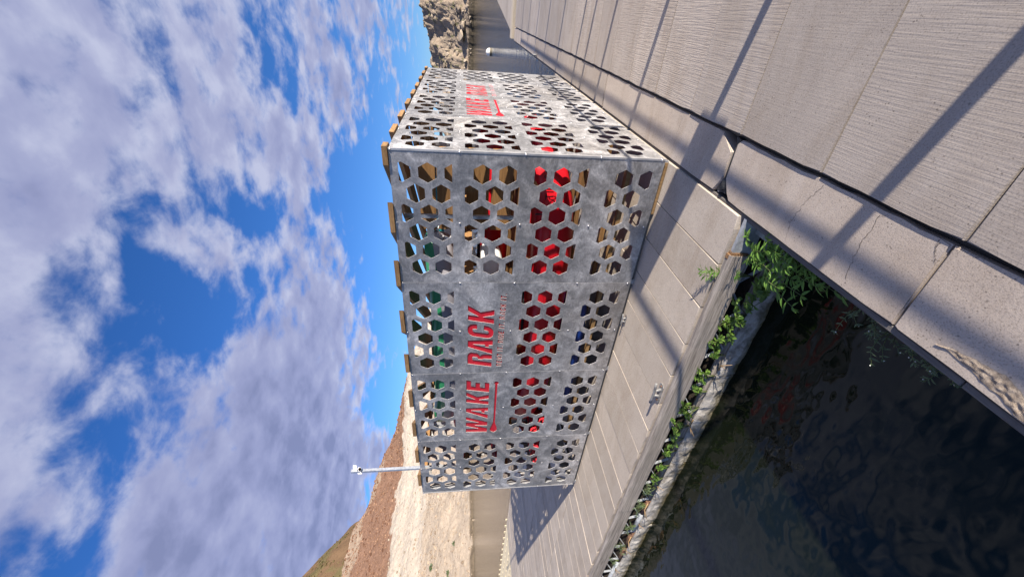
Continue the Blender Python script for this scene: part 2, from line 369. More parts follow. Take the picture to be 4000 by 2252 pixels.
def beach_c(x, y, h):
    s = shore(y)-x; n = fbm(x*.22, y*.22, 7)*.5; n2 = fbm(x*.05, y*.05, 2)
    tan = (.40, .335, .265); pale = (.41, .365, .31); red = (.205, .125, .088); brown = (.14, .092, .055); wet = (.15, .12, .085)
    if s < 1.2+n: return wet
    ss = s+3*n+2.5*n2
    if ss < 22: c = tan
    elif ss < 43: c = pale
    elif ss < 62+(3 if y > 85 else 0): c = red; 
    elif s < 90: c = (.30, .235, .18) if y < 84 else red
    else: c = brown if n2 > -.3 else (.12, .10, .05)
    k = 1+.22*n; return tuple(v*k for v in c)
def frange(a, b, n): return [a+(b-a)*i/(n-1) for i in range(n)]
xs = frange(-360, -160, 80)[:-1]+frange(-160, -76, 150); ys = frange(-30, 20, 30)[:-1]+frange(20, 110, 170)+frange(112, 180, 30)
terrain('beach_hillside', xs, ys, beach_h, beach_c, 'beach_ground', 'pale gravel bank rising from the lake to a red brown embankment', 'hillside')

def cl_top(x): return max(4.5, 10.3+.16*x+.5*fbm(x*.25, 8))
def cl_y(x): return 87.5+1.6*fbm(x*.12, 1)+(0 if x > -25 else (-25-x)*.12)
def cliff_h(x, y):
    s = y-cl_y(x)
    if s < 0: return -.6+s*.6
    T = cl_top(x); sl = 15.0
    h = T*min(1, s/sl)**.85 if s < sl else T+(s-sl)*.03
    amp = min(1, s/3)
    rid = 1.5*noise.multi_fractal((x*.16, y*.16, 3), 1, 2, 4)-1.6
    st = .8*(abs(fbm(x*.35+2, y*.35, 5))-.35)
    edge = 1 if s < sl else max(.25, 1-(s-sl)/6)
    return -.3+h+amp*edge*(rid*1.05+st*.8+.28*fbm(x*1.1, y*1.1, 6))
def cliff_c(x, y, h):
    n = fbm(x*.3, y*.3, 5); n2 = fbm(x*.9, y*.9, 1)
    a = (.35, .285, .215); b = (.24, .20, .16); g = (.10, .11, .045)
    c = tuple(lerp(p, q, .5+.9*n) for p, q in zip(b, a))
    if n2 > .42 and h > 1: c = tuple(lerp(p, q, .7) for p, q in zip(c, g))
    if h < .4: c = (.07, .06, .045)
    return c
xs = frange(-120, -30, 60)[:-1]+frange(-30, 12, 190)+frange(12.5, 60, 40); ys = frange(84, 106, 90)+frange(108, 200, 20)
terrain('rocky_shore', xs, ys, cliff_h, cliff_c, 'cliff_ground', 'rugged grey and tan rock bank dropping to the lake', 'cliff')

def rock_proto(seed):
    bm = bmesh.new(); bmesh.ops.create_icosphere(bm, subdivisions=1, radius=1)
    rn = random.Random(seed); k = [rn.uniform(.55, 1.2) for _ in range(3)]
    for v in bm.verts:
        f = rn.uniform(.72, 1.2); v.co = Vector((v.co.x*k[0]*f, v.co.y*k[1]*f, v.co.z*k[2]*f*.8))
    vs = [v.co.copy() for v in bm.verts]; fs = [[v.index for v in f.verts] for f in bm.faces]; bm.free(); return vs, fs
PR = [rock_proto(i) for i in range(9)]
def rocks(name, spots, m, label):
    V, Fc = [], []
    for (x, y, z, r) in spots:
        vs, fs = random.choice(PR); b = len(V); a = random.uniform(0, 6.3); ca, sa = math.cos(a), math.sin(a)
        V += [(x+r*(v.x*ca-v.y*sa), y+r*(v.x*sa+v.y*ca), z+r*v.z) for v in vs]; Fc += [[b+i for i in f] for f in fs]
    me = bpy.data.meshes.new(name); me.from_pydata(V, [], Fc); o = mesh_obj(name, me, None, (0, 0, 0), (0, 0, 0), m); tag(o, label, 'rocks', kind='stuff'); return o
sp = []
for i in range(1100):
    x = random.uniform(-32, 8); s = random.uniform(-.4, 17); y = cl_y(x)+s
    if fbm(x*.2, y*.2, 11) < .02+.045*(s-5): continue
    r = min(1.3, .16*random.paretovariate(1.7)); sp.append((x, y, cliff_h(x, y)+r*.2, r))
rocks('cliff_rocks', sp, 'rock_grey', 'loose grey boulders strewn over the rocky bank')
sp = []; sr = []; spl = []
for i in range(15000):
    y = random.uniform(22, 112); s = random.uniform(.2, 70)**1.0; x = shore(y)-s
    r = min(.38, .09*random.paretovariate(2.2))
    q = (x, y, beach_h(x, y)+r*.15, r)
    if s < 24:
        if random.random() < .6: sp.append(q)
    elif s < 43: 
        if random.random() < .3: spl.append(q)
    else: sr.append((*q[:3], r*1.25))
sg = []
for i in range(1500):
    az = R(random.uniform(153, 162)); rr = random.uniform(175, 300); x = CAM.x+rr*math.cos(az); y = CAM.y+rr*math.sin(az)
    if fbm(x*.05, y*.05, 13) < -.05: continue
    r = random.uniform(.25, .8); sg.append((x, y, beach_h(x, y)+r*.3, r))
mat_rock('scrub', (.06, .055, .025), (.16, .12, .065))
rocks('hill_scrub', sg, 'scrub', 'dry scrub dotted over the far brown hill')
rocks('beach_stones', sp, 'rock_tan', 'tan stones littering the lower gravel bank'); rocks('bench_stones', spl, 'rock_pale', 'pale stones along the upper tracks of the bank'); rocks('embankment_stones', sr, 'rock_red', 'red brown rubble covering the embankment')
# dry bushes on the bank
def bush(x, y, h, rad, n, label, m='leaf_dusty'):
    t = empty('dry_bush', (x, y, h)); bm = bmesh.new()
    for i in range(n):
        d = Vector((random.gauss(0, 1), random.gauss(0, 1), abs(random.gauss(0, .8)))).normalized()*rad*random.uniform(.4, 1); s = rad*.22
        u = Vector((random.uniform(-1, 1), random.uniform(-1, 1), random.uniform(-1, 1)))*s; w = Vector((random.uniform(-1, 1), random.uniform(-1, 1), random.uniform(-1, 1)))*s
        bm.faces.new([bm.verts.new(d+u), bm.verts.new(d+w), bm.verts.new(d-u), bm.verts.new(d-w)])
    mesh_obj('foliage', bm_mesh(bm), t, m=m); bm = bmesh.new()
    for i in range(5): add_tube(bm, [(0, 0, -.2), (random.uniform(-.5, .5)*rad, random.uniform(-.5, .5)*rad, rad*.6)], .03*rad, 4)
    mesh_obj('stem', bm_mesh(bm), t, m='stem_dry'); tag(t, label, 'bush')
for px, py, rad, lb in ((1688, 2215, .75, 'grey leafless bush halfway up the gravel bank'), (1753, 2238, .6, 'low green shrub on the lower gravel bank'), (1775, 2120, .5, 'small green tuft on the gravel bank above the waterline')):
    d = pixdir(px, py); p = CAM.copy()
    while p.z > beach_h(p.x, p.y) and p.length < 300: p += d*.25
    bush(p.x, p.y, p.z, rad, 90, lb)

# ------------------------------------------------------------------ kiosk dock
dock = empty('floating_dock', (0, 0, 0)); tag(dock, 'floating concrete slab dock under the perforated metal kiosk', 'dock')
PITCH = .3572
def slab_mesh(w, l, t, seed, jag):
    rn = random.Random(seed); bm = bmesh.new(); pts = []
    n = 5
    for i in range(n): pts.append((-w/2+w*i/(n-1), -l/2+(rn.uniform(-1, 1)*jag if 0 < i < n-1 else rn.uniform(0, 1.5)*jag)))
    for i in range(1, 5): pts.append((w/2+rn.uniform(-.0012, .0012), -l/2+l*i/4))
    pts.append((-w/2, l/2))
    for i in range(1, 4): pts.append((-w/2+rn.uniform(-.0012, .0012), l/2-l*i/4))
    prism(bm, pts, -t, 0)
    ed = [e for e in bm.edges if all(abs(v.co.z) < 1e-6 for v in e.verts)]
    bmesh.ops.bevel(bm, geom=ed, offset=.0045, segments=1, affect='EDGES')
    return bm_mesh(bm, 'slab')
rows = [(-1.03, .08, .006), (.09, 1.545, .001), (1.555, 3.065, .001), (3.075, 4.25, .003)]
for ri, (y0, y1, jag) in enumerate(rows):
    var = []
    for k in range(5):
        me = slab_mesh(PITCH-.007, y1-y0, .1, ri*10+k, jag); me.materials.append(MATS['concrete_slab']); var.append(me)
    for i in range(42):
        xc = -.0185-PITCH*(i+.5)-.0; xc = -.02-PITCH*(i+.5)
        xl = -14.6-(4.25-(y0+y1)/2)*.2
        if xc < xl-.3: continue
        o = mesh_obj('slab', random.choice(var), dock, (xc, (y0+y1)/2, random.uniform(-.003, .003)), (random.uniform(-.0015, .0015), random.uniform(-.003, .003), random.uniform(-.0012, .0012)))
o = mesh_obj('slab', slab_mesh(1.6, .9, .1, 99, .003), dock, (-.83, 4.72, -.01), m='concrete_slab')
# dark frame under the slabs
bm = bmesh.new(); add_box(bm, (-15.2, -.95, -.30), (-.03, 4.2, -.106)); add_box(bm, (-1.6, 4.2, -.30), (-.03, 5.15, -.115)); mesh_obj('under_frame', bm_mesh(bm), dock, m='black_plastic')
# timber edge boards
def edge_board(x0, x1, y0, y1, z0, z1, m, seed, parent=dock):
    rn = random.Random(seed); bm = bmesh.new(); n = max(2, int((x1-x0)/.25)); rings = []
    for i in range(n+1):
        x = x0+(x1-x0)*i/n; dy = rn.uniform(-.003, .003); dz = rn.uniform(-.004, .003); r = .016
        pr = [(y0+dy, z0), (y0+dy, z1-r*1.4+dz), (y0+r*.5+dy, z1-r*.4+dz), (y0+r*1.4+dy, z1+dz), (y1-.005, z1-.002+dz), (y1, z1-.01), (y1, z0)]
        rings.append([bm.verts.new((x, *p)) for p in pr])
    for a, b in zip(rings, rings[1:]):
        for k in range(7): bm.faces.new((a[k], a[(k+1) % 7], b[(k+1) % 7], b[k]))
    bm.faces.new(rings[0]); bm.faces.new(rings[-1])
    return mesh_obj('edge_board', bm_mesh(bm), parent, m=m)
edge_board(-3.50, -.27, -1.098, -1.046, -.155, -.006, 'weathered_timber', 1)
edge_board(-8.2, -3.508, -1.098, -1.046, -.155, -.006, 'weathered_timber', 2)
edge_board(-15.0, -8.208, -1.098, -1.046, -.155, -.006, 'weathered_timber', 3)
# splintered orange end grain
bm = bmesh.new()
for i in range(16):
    y = -1.095+i*.0031; l = random.uniform(.005, .03); z = -.012-random.uniform(0, .02); add_box(bm, (-.272, y, -.15+random.uniform(0, .06)), (-.272+l, y+.0028, z))
add_box(bm, (-.30, -1.080, -.03), (-.268, -1.052, -.0045)); mesh_obj('splintered_end', bm_mesh(bm), dock, m='split_timber')
# steel corner gusset between dock and walkway
bm = bmesh.new(); add_box(bm, (-.26, -1.085, -.16), (-.02, -1.06, -.02)); add_box(bm, (-.11, -1.20, -.13), (-.045, -1.03, -.115)); add_bar(bm, (-.26, -1.07, -.2), (-.03, -1.25, -.16), .03, .012)
mesh_obj('corner_gusset', bm_mesh(bm), dock, m='steel_angle')
# lower truss: chord and zig-zag bars
x = -.15; k = 0
bm0 = bmesh.new(); add_bar(bm0, (-15, 0, 0), (-6.0, 0, 0), .045, .04); mesh_obj('truss_chord', bm_mesh(bm0), dock, (0, -1.10, -.285), m='steel_angle')
for a, b, mm in ((-6.0, -4.75, 'steel_angle'), (-4.75, -4.35, 'rusty_steel'), (-4.35, -3.95, 'rusty_steel'), (-3.95, -3.55, 'steel_angle'), (-3.55, -3.25, 'rusty_steel'), (-3.25, -.1, 'weathered_timber')):
    bm0 = bmesh.new(); add_tube(bm0, [(a+.002, 0, 0), ((a+b)/2, 0, .002), (b-.002, 0, 0)], .026, 8); mesh_obj('truss_chord', bm_mesh(bm0, smooth=True), dock, (0, -1.105, -.28), m=mm)
x = -.35
while x > -9:
    for sgn in (1, -1):
        bm0 = bmesh.new(); add_bar(bm0, (-.16*sgn, .05, .13), (.0, 0, .02), .022, .006); mesh_obj('truss_bar', bm_mesh(bm0), dock, (x, -1.11, -.28), m='steel_angle')
    x -= .36
# floats
fm = []
for i in range(9):
    a = -.12-i*1.22; L_ = 1.21; rn = random.Random(i); bm = bmesh.new(); nx = 26; rings = []
    for j in range(nx+1):
        xx = -L_/2+L_*j/nx
        def w(z): return .018*noise.fractal((xx*7+i*9, z*9, i), .8, 2, 4)
        rings.append([bm.verts.new((xx, -.06+w(z)*(1 if t else .5)+(-.012 if 0 < t < 4 else 0), z)) for t, z in enumerate((.10, .08, .04, 0, -.03, -.12))]+[bm.verts.new((xx, .6, -.12)), bm.verts.new((xx, .6, .10))])
    for p, q in zip(rings, rings[1:]):
        for t in range(8): bm.faces.new((p[t], p[(t+1) % 8], q[(t+1) % 8], q[t]))
    bm.faces.new(rings[0]); bm.faces.new(rings[-1])
    mesh_obj('float_block', bm_mesh(bm), dock, (a-L_/2, -1.07, -.40), m='float_foam')
bm = bmesh.new()
add_box(bm, (-9, -1.08, -.302), (-.1, -.6, -.295)); mesh_obj('silt_ledge', bm_mesh(bm), dock, m='soil')

# ------------------------------------------------------------------ walkway
walk = empty('concrete_walkway', (0, 0, 0)); tag(walk, 'broom finished concrete walkway dock with a narrow outer kerb strip', 'dock')
def jag_slab(name, pts, z0, z1, m, parent, bev=.006):
    bm = bmesh.new(); prism(bm, pts, z0, z1); ed = [e for e in bm.edges if all(abs(v.co.z-z1) < 1e-6 for v in e.verts)]
    bmesh.ops.bevel(bm, geom=ed, offset=bev, segments=2, affect='EDGES'); return mesh_obj(name, bm_mesh(bm), parent, m=m)
def jl(x0, y0, x1, y1, n, j, rn):
    out = []
    for i in range(n):
        t = i/n; k = rn.uniform(-j, j) if i else 0; dx, dy = x1-x0, y1-y0; ln = math.hypot(dx, dy); out.append((x0+dx*t-dy/ln*k, y0+dy*t+dx/ln*k))
    return out
rn = random.Random(5)
KX0, KX1 = .006, .368
kz = -.012
kerbs = [[(KX0, -.735+.06), (KX0+.05, -.735), (KX1-.13, -.72), (KX1-.03, -.63), (KX1, -.60)], ]
p = [(KX0, -.66), (KX0+.085, -.715), (KX1-.09, -.715), (KX1-.03, -.60), (KX1, -.56)]+jl(KX1, -.5, KX1, 2.045, 14, .003, rn)+[(KX1, 2.045), (KX1-.05, 2.04)]+[(KX0+.07, 2.035), (KX0, 2.02)]+jl(KX0, 2.0, KX0, -.62, 10, .0015, rn)
jag_slab('kerb_slab', p, kz-.11, kz, 'concrete_kerb', walk)
p = [(KX0, -2.10), (KX1, -2.095)]+jl(KX1, -2.05, KX1, -.77, 16, .005, rn)+[(KX1, -.775), (KX1-.03, -.745), (KX0+.11, -.755), (KX0+.04, -.82)]+jl(KX0, -.86, KX0, -2.08, 10, .0015, rn)
jag_slab('kerb_slab', p, kz-.11, kz, 'concrete_kerb', walk)
p = [(KX0, -5.2), (KX1, -5.2)]+jl(KX1, -5.15, KX1, -2.103, 24, .004, rn)+[(KX1, -2.103), (KX0, -2.108)]+jl(KX0, -2.13, KX0, -5.15, 14, .002, rn)
jag_slab('kerb_slab', p, kz-.11, kz, 'concrete_kerb', walk)
for a, b in ((2.06, 4.90), (4.915, 7.7), (7.715, 10.1), (10.115, 12.4)):
    p = [(KX0, a), (KX1, a)]+jl(KX1, a+.1, KX1, b, 12, .003, rn)+[(KX1, b), (KX0, b)]
    jag_slab('kerb_slab', p, kz-.11, kz, 'concrete_kerb', walk)
# joint gasket: black rubber wedge with bolts, chipped corner
bm = bmesh.new(); prism(bm, [(.365, -.755), (.375, -.70), (.33, -.722), (.10, -.728), (.055, -.70), (.02, -.70), (.03, -.80), (.10, -.752), (.33, -.748)], -.09, -.022); mesh_obj('joint_gasket', bm_mesh(bm), walk, m='rubber')
bm = bmesh.new(); add_tube(bm, [(.115, -.735, -.03), (.05, -.765, -.022)], .016, 8, .028); mesh_obj('gasket_roll', bm_mesh(bm, smooth=True), walk, m='rubber')
for q in ((.035, -.66), (.05, -.675), (.02, -.71)):
    bm = bmesh.new(); add_tube(bm, [(0, 0, -.02), (0, 0, .01)], .011, 6); mesh_obj('bolt', bm_mesh(bm), walk, (*q, -.035), m='steel_galvanised')
# cracks in the kerb
def crack(pts, w, z, j, seed):
    rn = random.Random(seed); path = []
    for (a, b) in zip(pts, pts[1:]):
        for i in range(14):
            t = i/14; path.append((a[0]+(b[0]-a[0])*t, a[1]+(b[1]-a[1])*t+rn.uniform(-j, j)))
    path.append(pts[-1]); bm = bmesh.new(); prev = None
    for i, (x, y) in enumerate(path):
        ww = w*rn.uniform(.2, .8)*(1 if i < len(path)*.8 else .5); c = [bm.verts.new((x, y-ww/2, z)), bm.verts.new((x, y+ww/2, z))]
        if prev: bm.faces.new((prev[0], c[0], c[1], prev[1]))
        prev = c
    mesh_obj('crack', bm_mesh(bm), walk, m='crack')
crack([(.36, -1.49), (.25, -1.43), (.12, -1.40), (.02, -1.43)], .0035, kz+.0012, .006, 1)
crack([(.36, -1.84), (.345, -1.81), (.2, -1.80), (.05, -1.83), (.03, -1.85)], .004, kz+.0012, .006, 2)
crack([(.365, -2.05), (.33, -2.06), (.29, -2.085), (.28, -2.098)], .005, kz+.0012, .005, 3)
crack([(.36, .02), (.22, .04), (.05, .03)], .0028, kz+.0012, .006, 4)
crack([(.36, .90), (.2, .92), (.03, .93)], .0025, kz+.0012, .005, 5)
# spalled patch on the kerb's outer edge
bm = bmesh.new(); n1, n2 = 16, 60; g = []
for i in range(n2+1):
    row = []; y = -2.26-1.0*i/n2; c = .05+.014*math.sin(i*.21)+.02*fbm(y*6, 1); wd = (.03+.018*fbm(y*11, 2))*min(1, i/12)
    for j in range(n1+1):
        t = j/n1*2-1; x = c+wd*t; e = max(0, 1-t*t); row.append(bm.verts.new((max(KX0+.002, x), y, kz+.0015+e*.006*(.5+noise.noise((x*60, y*60, 0))))))
    g.append(row)
for a, b in zip(g, g[1:]):
    for j in range(n1): bm.faces.new((a[j], a[j+1], b[j+1], b[j]))
mesh_obj('spalled_patch', bm_mesh(bm), walk, m='spalled_concrete')
# fascia of the walkway, dark timber
for a, b in ((-5.2, -2.395), (-2.39, 3.0), (3.004, 12.4)):
    bm = bmesh.new(); add_box(bm, (-.032, a, -.17), (-.002, b, -.022), .004); mesh_obj('fascia_board', bm_mesh(bm), walk, m='dark_timber')
bm = bmesh.new(); add_box(bm, (-.028, -5.2, -.32), (2.55, 12.4, -.18)); add_box(bm, (.37, -5.2, -.18), (.396, 12.4, -.045)); mesh_obj('under_frame', bm_mesh(bm), walk, m='black_plastic')
# wide slabs
wv = []
for k in range(5):
    bm = bmesh.new(); rn = random.Random(k+40); w_, l_ = 2.16, .674
    pts = jl(-w_/2, -l_/2, w_/2, -l_/2, 6, .0015, rn)+jl(w_/2, -l_/2, w_/2, l_/2, 2, 0, rn)+jl(w_/2, l_/2, -w_/2, l_/2, 6, .0015, rn)+jl(-w_/2, l_/2, -w_/2, -l_/2, 6, .004, rn)
    prism(bm, pts, -.12, 0); ed = [e for e in bm.edges if all(abs(v.co.z) < 1e-6 for v in e.verts)]; bmesh.ops.bevel(bm, geom=ed, offset=.006, segments=2, affect='EDGES')
    me = bm_mesh(bm); me.materials.append(MATS['concrete_broomed']); wv.append(me)
y = -.76-.683*6
while y < 12.0:
    mesh_obj('wide_slab', random.choice(wv), walk, (.398+1.08, y+.3415, random.uniform(-.002, .004)), (random.uniform(-.001, .001), random.uniform(-.001, .001), 0)); y += .683
# end beam and the next dock beyond
far = empty('far_dock', (0, 0, 0)); tag(far, 'farther concrete dock section beyond the pale timber end beam', 'dock')
nseg = 12
for i in range(nseg):
    t0, t1 = i/nseg, (i+1)/nseg; y0, y1 = 13.0+12*t0, 13.0+12*t1-.02; xa, xb = .15+1.45*t0, .15+1.45*t1
    jag_slab('slab', [(xa, y0), (3.4, y0), (3.4, y1), (xb, y1)], -.11, 0, 'concrete_slab', far)
box('end_beam', (.04, 12.44, -.16), (3.4, 12.94, .075), 'pale_timber', far, .01)
bm = bmesh.new(); prism(bm, [(.12, 12.95), (3.4, 12.95), (3.4, 25), (1.57, 25)], -.42, -.115); mesh_obj('under_frame', bm_mesh(bm), far, m='black_plastic')

# cleats
plain('cleat_iron', (.30, .30, .30), .6, .5, 25, .5, .3)
def cleat(loc, rz, label, sc=1.0):
    t = empty('dock_cleat', loc, rz)
    bm = bmesh.new(); prism(bm, [(-.11*sc, -.02*sc), (-.09*sc, -.034*sc), (.09*sc, -.034*sc), (.11*sc, -.02*sc), (.11*sc, .02*sc), (.09*sc, .034*sc), (-.09*sc, .034*sc), (-.11*sc, .02*sc)], 0, .007*sc); mesh_obj('base_plate', bm_mesh(bm), t, m='cleat_iron')
    for s in (-1, 1):
        bm = bmesh.new(); add_tube(bm, [(s*.045*sc, 0, 0), (s*.032*sc, 0, .03*sc), (s*.03*sc, 0, .055*sc)], .017*sc, 10, .012*sc); mesh_obj('leg', bm_mesh(bm, smooth=True), t, m='cleat_iron')
    bm = bmesh.new(); add_tube(bm, [(-.125*sc, 0, .067*sc), (-.07*sc, 0, .062*sc), (0, 0, .060*sc), (.07*sc, 0, .062*sc), (.125*sc, 0, .067*sc)], .0125*sc, 10); mesh_obj('horn_bar', bm_mesh(bm, smooth=True), t, m='cleat_iron')
    for s in (-1, 1):
        bm = bmesh.new(); add_tube(bm, [(s*.085*sc, 0, .006*sc), (s*.085*sc, 0, .016*sc)], .008*sc, 6); mesh_obj('bolt', bm_mesh(bm), t, m='rusty_steel')
    tag(t, label, 'cleat', 'mooring cleats on the docks')
cleat((-1.70, -.985, .004), R(4), 'galvanised mooring cleat beside the weathered timber edge board', .92)
cleat((-1.66, -.045, .004), R(2), 'galvanised cleat tucked against the base of the metal kiosk', .6)
cleat((.05, 7.5, -.008), R(90), 'small pale cleat on the walkway kerb beyond the kiosk', 1.0)

# ------------------------------------------------------------------ kiosk
KW, KD, KH, KZ = 1.22, 1.135, 2.22, .04
kiosk = empty('rental_kiosk', (0, 0, 0)); tag(kiosk, 'brushed metal kiosk of hexagon perforated panels with red WAKE RACK lettering', 'kiosk')
HW, HH = .083, .0725
def hexpoly(cx, cz): return [(cx+HW, cz), (cx+HW*.5, cz+HH), (cx-HW*.5, cz+HH), (cx-HW, cz), (cx-HW*.5, cz-HH), (cx+HW*.5, cz-HH)]
BANDS = [(1.739, 2.156, (2.136, 1.932, 1.728), (2.033, 1.829)), (1.19, 1.639, (1.498, 1.293), (1.600, 1.394, 1.19)), (.628, 1.077, (1.046, .842, .638), (.943, .739)), (.08, .444, (.315, .111), (.418, .214))]
def hexes(width, skip=()):
    sc = width/1.22; out = []
    for bi, (lo, hi, A, B) in enumerate(BANDS):
        if bi in skip: continue
        for k in range(6):
            cx = 1.22-(.178+.1746*k)
            for cz in (A if k % 2 == 0 else B):
                p = clip(clip(hexpoly(cx, cz), lambda q: q[1]-lo), lambda q: hi-q[1])
                if len(p) > 2: out.append([(x*sc, z) for x, z in p])
    return out
# stencil letters in a unit cell: x 0..w, y 0..1 (cell height), slanted later
def LET(ch):
    s = .28
    return {
    'W': (1.20, [[(0, 1), (.24, 1), (.28, .40), (.46, .60), (.58, .62), (.70, .62), (.74, .40), (.86, 1), (1.08, 1), (.86, 0), (.62, 0), (.50, .56), (.46, .56), (.32, 0), (.04, 0)]]),
    'A': (.80, [[(0, 0), (.30, 1), (.62, 1), (.78, 0), (.53, 0), (.52, .17), (.40, .17), (.40, .34), (.50, .34), (.455, .80), (.43, .80), (.26, 0)]]),
    'K': (.72, [[(0, 0), (0, 1), (.27, 1), (.27, .60), (.46, 1), (.74, 1), (.49, .52), (.72, 0), (.44, 0), (.27, .42), (.27, 0)]]),
    'E': (.62, [[(0, 0), (0, 1), (.62, 1), (.62, .80), (.27, .80), (.27, .61), (.55, .61), (.55, .41), (.27, .41), (.27, .20), (.62, .20), (.62, 0)]]),
    'R': (.72, [[(0, 0), (0, 1), (.50, 1), (.63, .95), (.70, .86), (.70, .62), (.62, .53), (.54, .49), (.62, .44), (.68, .36), (.72, 0), (.46, 0), (.42, .34), (.36, .38), (.36, .56), (.43, .58), (.45, .64), (.45, .76), (.42, .80), (.27, .80), (.27, 0)]]),
    'C': (.68, [[(.68, .38), (.68, .22), (.62, .09), (.50, .01), (.34, -.01), (.18, .01), (.06, .09), (0, .22), (0, .78), (.06, .91), (.18, .99), (.34, 1.01), (.50, .99), (.62, .91), (.68, .78), (.68, .64), (.42, .64), (.42, .76), (.38, .81), (.30, .81), (.26, .76), (.26, .24), (.30, .19), (.38, .19), (.42, .24), (.42, .38)]]),
    'N': (.74, [[(0, 0), (0, 1), (.24, 1), (.48, .45), (.48, 1), (.74, 1), (.74, 0), (.50, 0), (.26, .55), (.26, 0)]]),
    'T': (.62, [[(.18, 0), (.18, .80), (0, .80), (0, 1), (.62, 1), (.62, .80), (.45, .80), (.45, 0)]]),
    'I': (.27, [[(0, 0), (0, 1), (.27, 1), (.27, 0)]]),
    'D': (.72, [[(0, 0), (0, 1), (.27, 1), (.27, 0)], [(.34, 0), (.34, .18), (.44, .22), (.46, .3), (.46, .7), (.44, .78), (.34, .82), (.34, 1), (.52, 1), (.66, .92), (.72, .8), (.72, .2), (.66, .08), (.52, 0)]]),
    '.': (.22, [[(0, 0), (0, .22), (.22, .22), (.22, 0)]]),
    ' ': (.30, [])}[ch]
def put(ch, x0, x1, z0, h, slant):
    w, ps = LET(ch); sx = (x1-x0)/w
    return [[(x0+x*sx+slant*y*h, z0+y*h) for x, y in p] for p in ps]
def line(txt, x0, x1, z0, h, slant):
    gap = .16; tot = sum(LET(c)[0] for c in txt)+gap*(len(txt)-1); k = (x1-x0)/tot; x = x0; out = []
    for c in txt:
        w = LET(c)[0]*k; out += put(c, x, x+w, z0, h, slant); x += w+gap*k
    return out
SL = .205
def wake_holes():
    o = []
    o.append([(.146, 1.347), (.158, 1.613), (.223, 1.613), (.218, 1.457), (.278, 1.613), (.348, 1.613), (.338, 1.456), (.399, 1.613), (.456, 1.613), (.346, 1.347), (.270, 1.347), (.284, 1.50), (.224, 1.347)])
    o.append([(.413, 1.347), (.552, 1.613), (.620, 1.613), (.622, 1.347), (.553, 1.347), (.556, 1.387), (.518, 1.387), (.526, 1.427), (.560, 1.427), (.571, 1.55), (.486, 1.347)])
    o += put('K', .672, .848, 1.347, .265, SL); o += put('E', .891, 1.05, 1.347, .265, SL)
    paddle = [(.135, 1.262), (.15, 1.295), (.175, 1.309), (.205, 1.313), (.25, 1.300), (.325, 1.279), (.40, 1.2745), (1.02, 1.281), (1.038, 1.291), (1.068, 1.290), (1.074, 1.265), (1.06, 1.241), (1.03, 1.243), (1.018, 1.254), (.40, 1.252), (.325, 1.251), (.25, 1.232), (.205, 1.222), (.175, 1.223), (.15, 1.235)]
    return o+[paddle]
def rack_holes():
    o = put('R', .092, .275, 1.338, .265, SL)+[[(.284, 1.338), (.395, 1.602), (.487, 1.602), (.491, 1.338), (.414, 1.338), (.416, 1.378), (.386, 1.378), (.393, 1.418), (.420, 1.418), (.431, 1.545), (.358, 1.338)]]+put('C', .50, .667, 1.338, .265, SL)+put('K', .708, .89, 1.338, .265, SL)
    return o+line('RENT IT. RIDE IT. RACK IT.', .095, 1.085, 1.226, .060, .16)
def sheet(name, w, h, holes, th=.0026):
    cu = bpy.data.curves.new(name, 'CURVE'); cu.dimensions = '2D'; cu.fill_mode = 'BOTH'; cu.extrude = th/2
    for poly in [[(.0015, 0), (w-.0015, 0), (w-.0015, h), (.0015, h)]]+holes:
        s = cu.splines.new('POLY'); s.points.add(len(poly)-1)
        for p, (x, y) in zip(s.points, poly): p.co = (x, y, 0, 1)
        s.use_cyclic_u = True
    ob = bpy.data.objects.new('t', cu); COL.objects.link(ob); dg = bpy.context.evaluated_depsgraph_get()
    me = bpy.data.meshes.new_from_object(ob.evaluated_get(dg)); bpy.data.objects.remove(ob)
    me.materials.clear(); me.materials.append(MATS['brushed_aluminium']); me.materials.append(MATS['cut_edge'])
    for p in me.polygons: p.material_index = 0 if abs(p.normal.z) > .5 else 1; p.use_smooth = False
    return me
sheets = {}
for nm, w in (('f', KW), ('s', KD)):
    k = w/1.22
    sc = lambda H: [[(x*k, z) for x, z in p] for p in H]
    sheets[nm+'h'] = sheet('hex', w, KH, hexes(w)); sheets[nm+'w'] = sheet('wake', w, KH, hexes(w, (1,))+sc(wake_holes())); sheets[nm+'r'] = sheet('rack', w, KH, hexes(w, (1,))+sc(rack_holes()))
bolt_bm = bmesh.new(); bmesh.ops.create_uvsphere(bolt_bm, u_segments=8, v_segments=5, radius=.009)
for v in bolt_bm.verts: v.co.z *= .6
bolt_me = bm_mesh(bolt_bm, 'bolt', True); bolt_me.materials.append(MATS['bolt_steel'])
ROTF = (R(90), 0, 0)
def panel(kind, mesh, w, M, first):
    o = mesh_obj('wall_panel', mesh, kiosk); o.matrix_local = M
    o['label'] = {'h': 'metal panel pierced by hexagons over its whole height', 'w': 'metal panel with the cut out word WAKE and a paddle', 'r': 'metal panel with the cut out word RACK and a slogan'}[kind]
    bx = [w/2, w-.006] + ([.012] if first else [])
    for x in bx:
        for z in (2.205, 1.68, 1.162, .546, .03): 
            b = mesh_obj('bolt', bolt_me, o, (x, z, .004))
    if kind in 'wr':
        bm = bmesh.new(); add_box(bm, (.03, 1.20, -.008), (w-.03, 1.66, -.0055)); mesh_obj('red_backing', bm_mesh(bm), o, m='red_plate')
def face_matrix(origin, xd, nd):
    xd, nd = Vector(xd), Vector(nd); zu = Vector((0, 0, 1))
    return Matrix(((xd.x, zu.x, nd.x, origin[0]), (xd.y, zu.y, nd.y, origin[1]), (xd.z, zu.z, nd.z, origin[2]), (0, 0, 0, 1)))
XL, YB = -4*KW, 4*KD
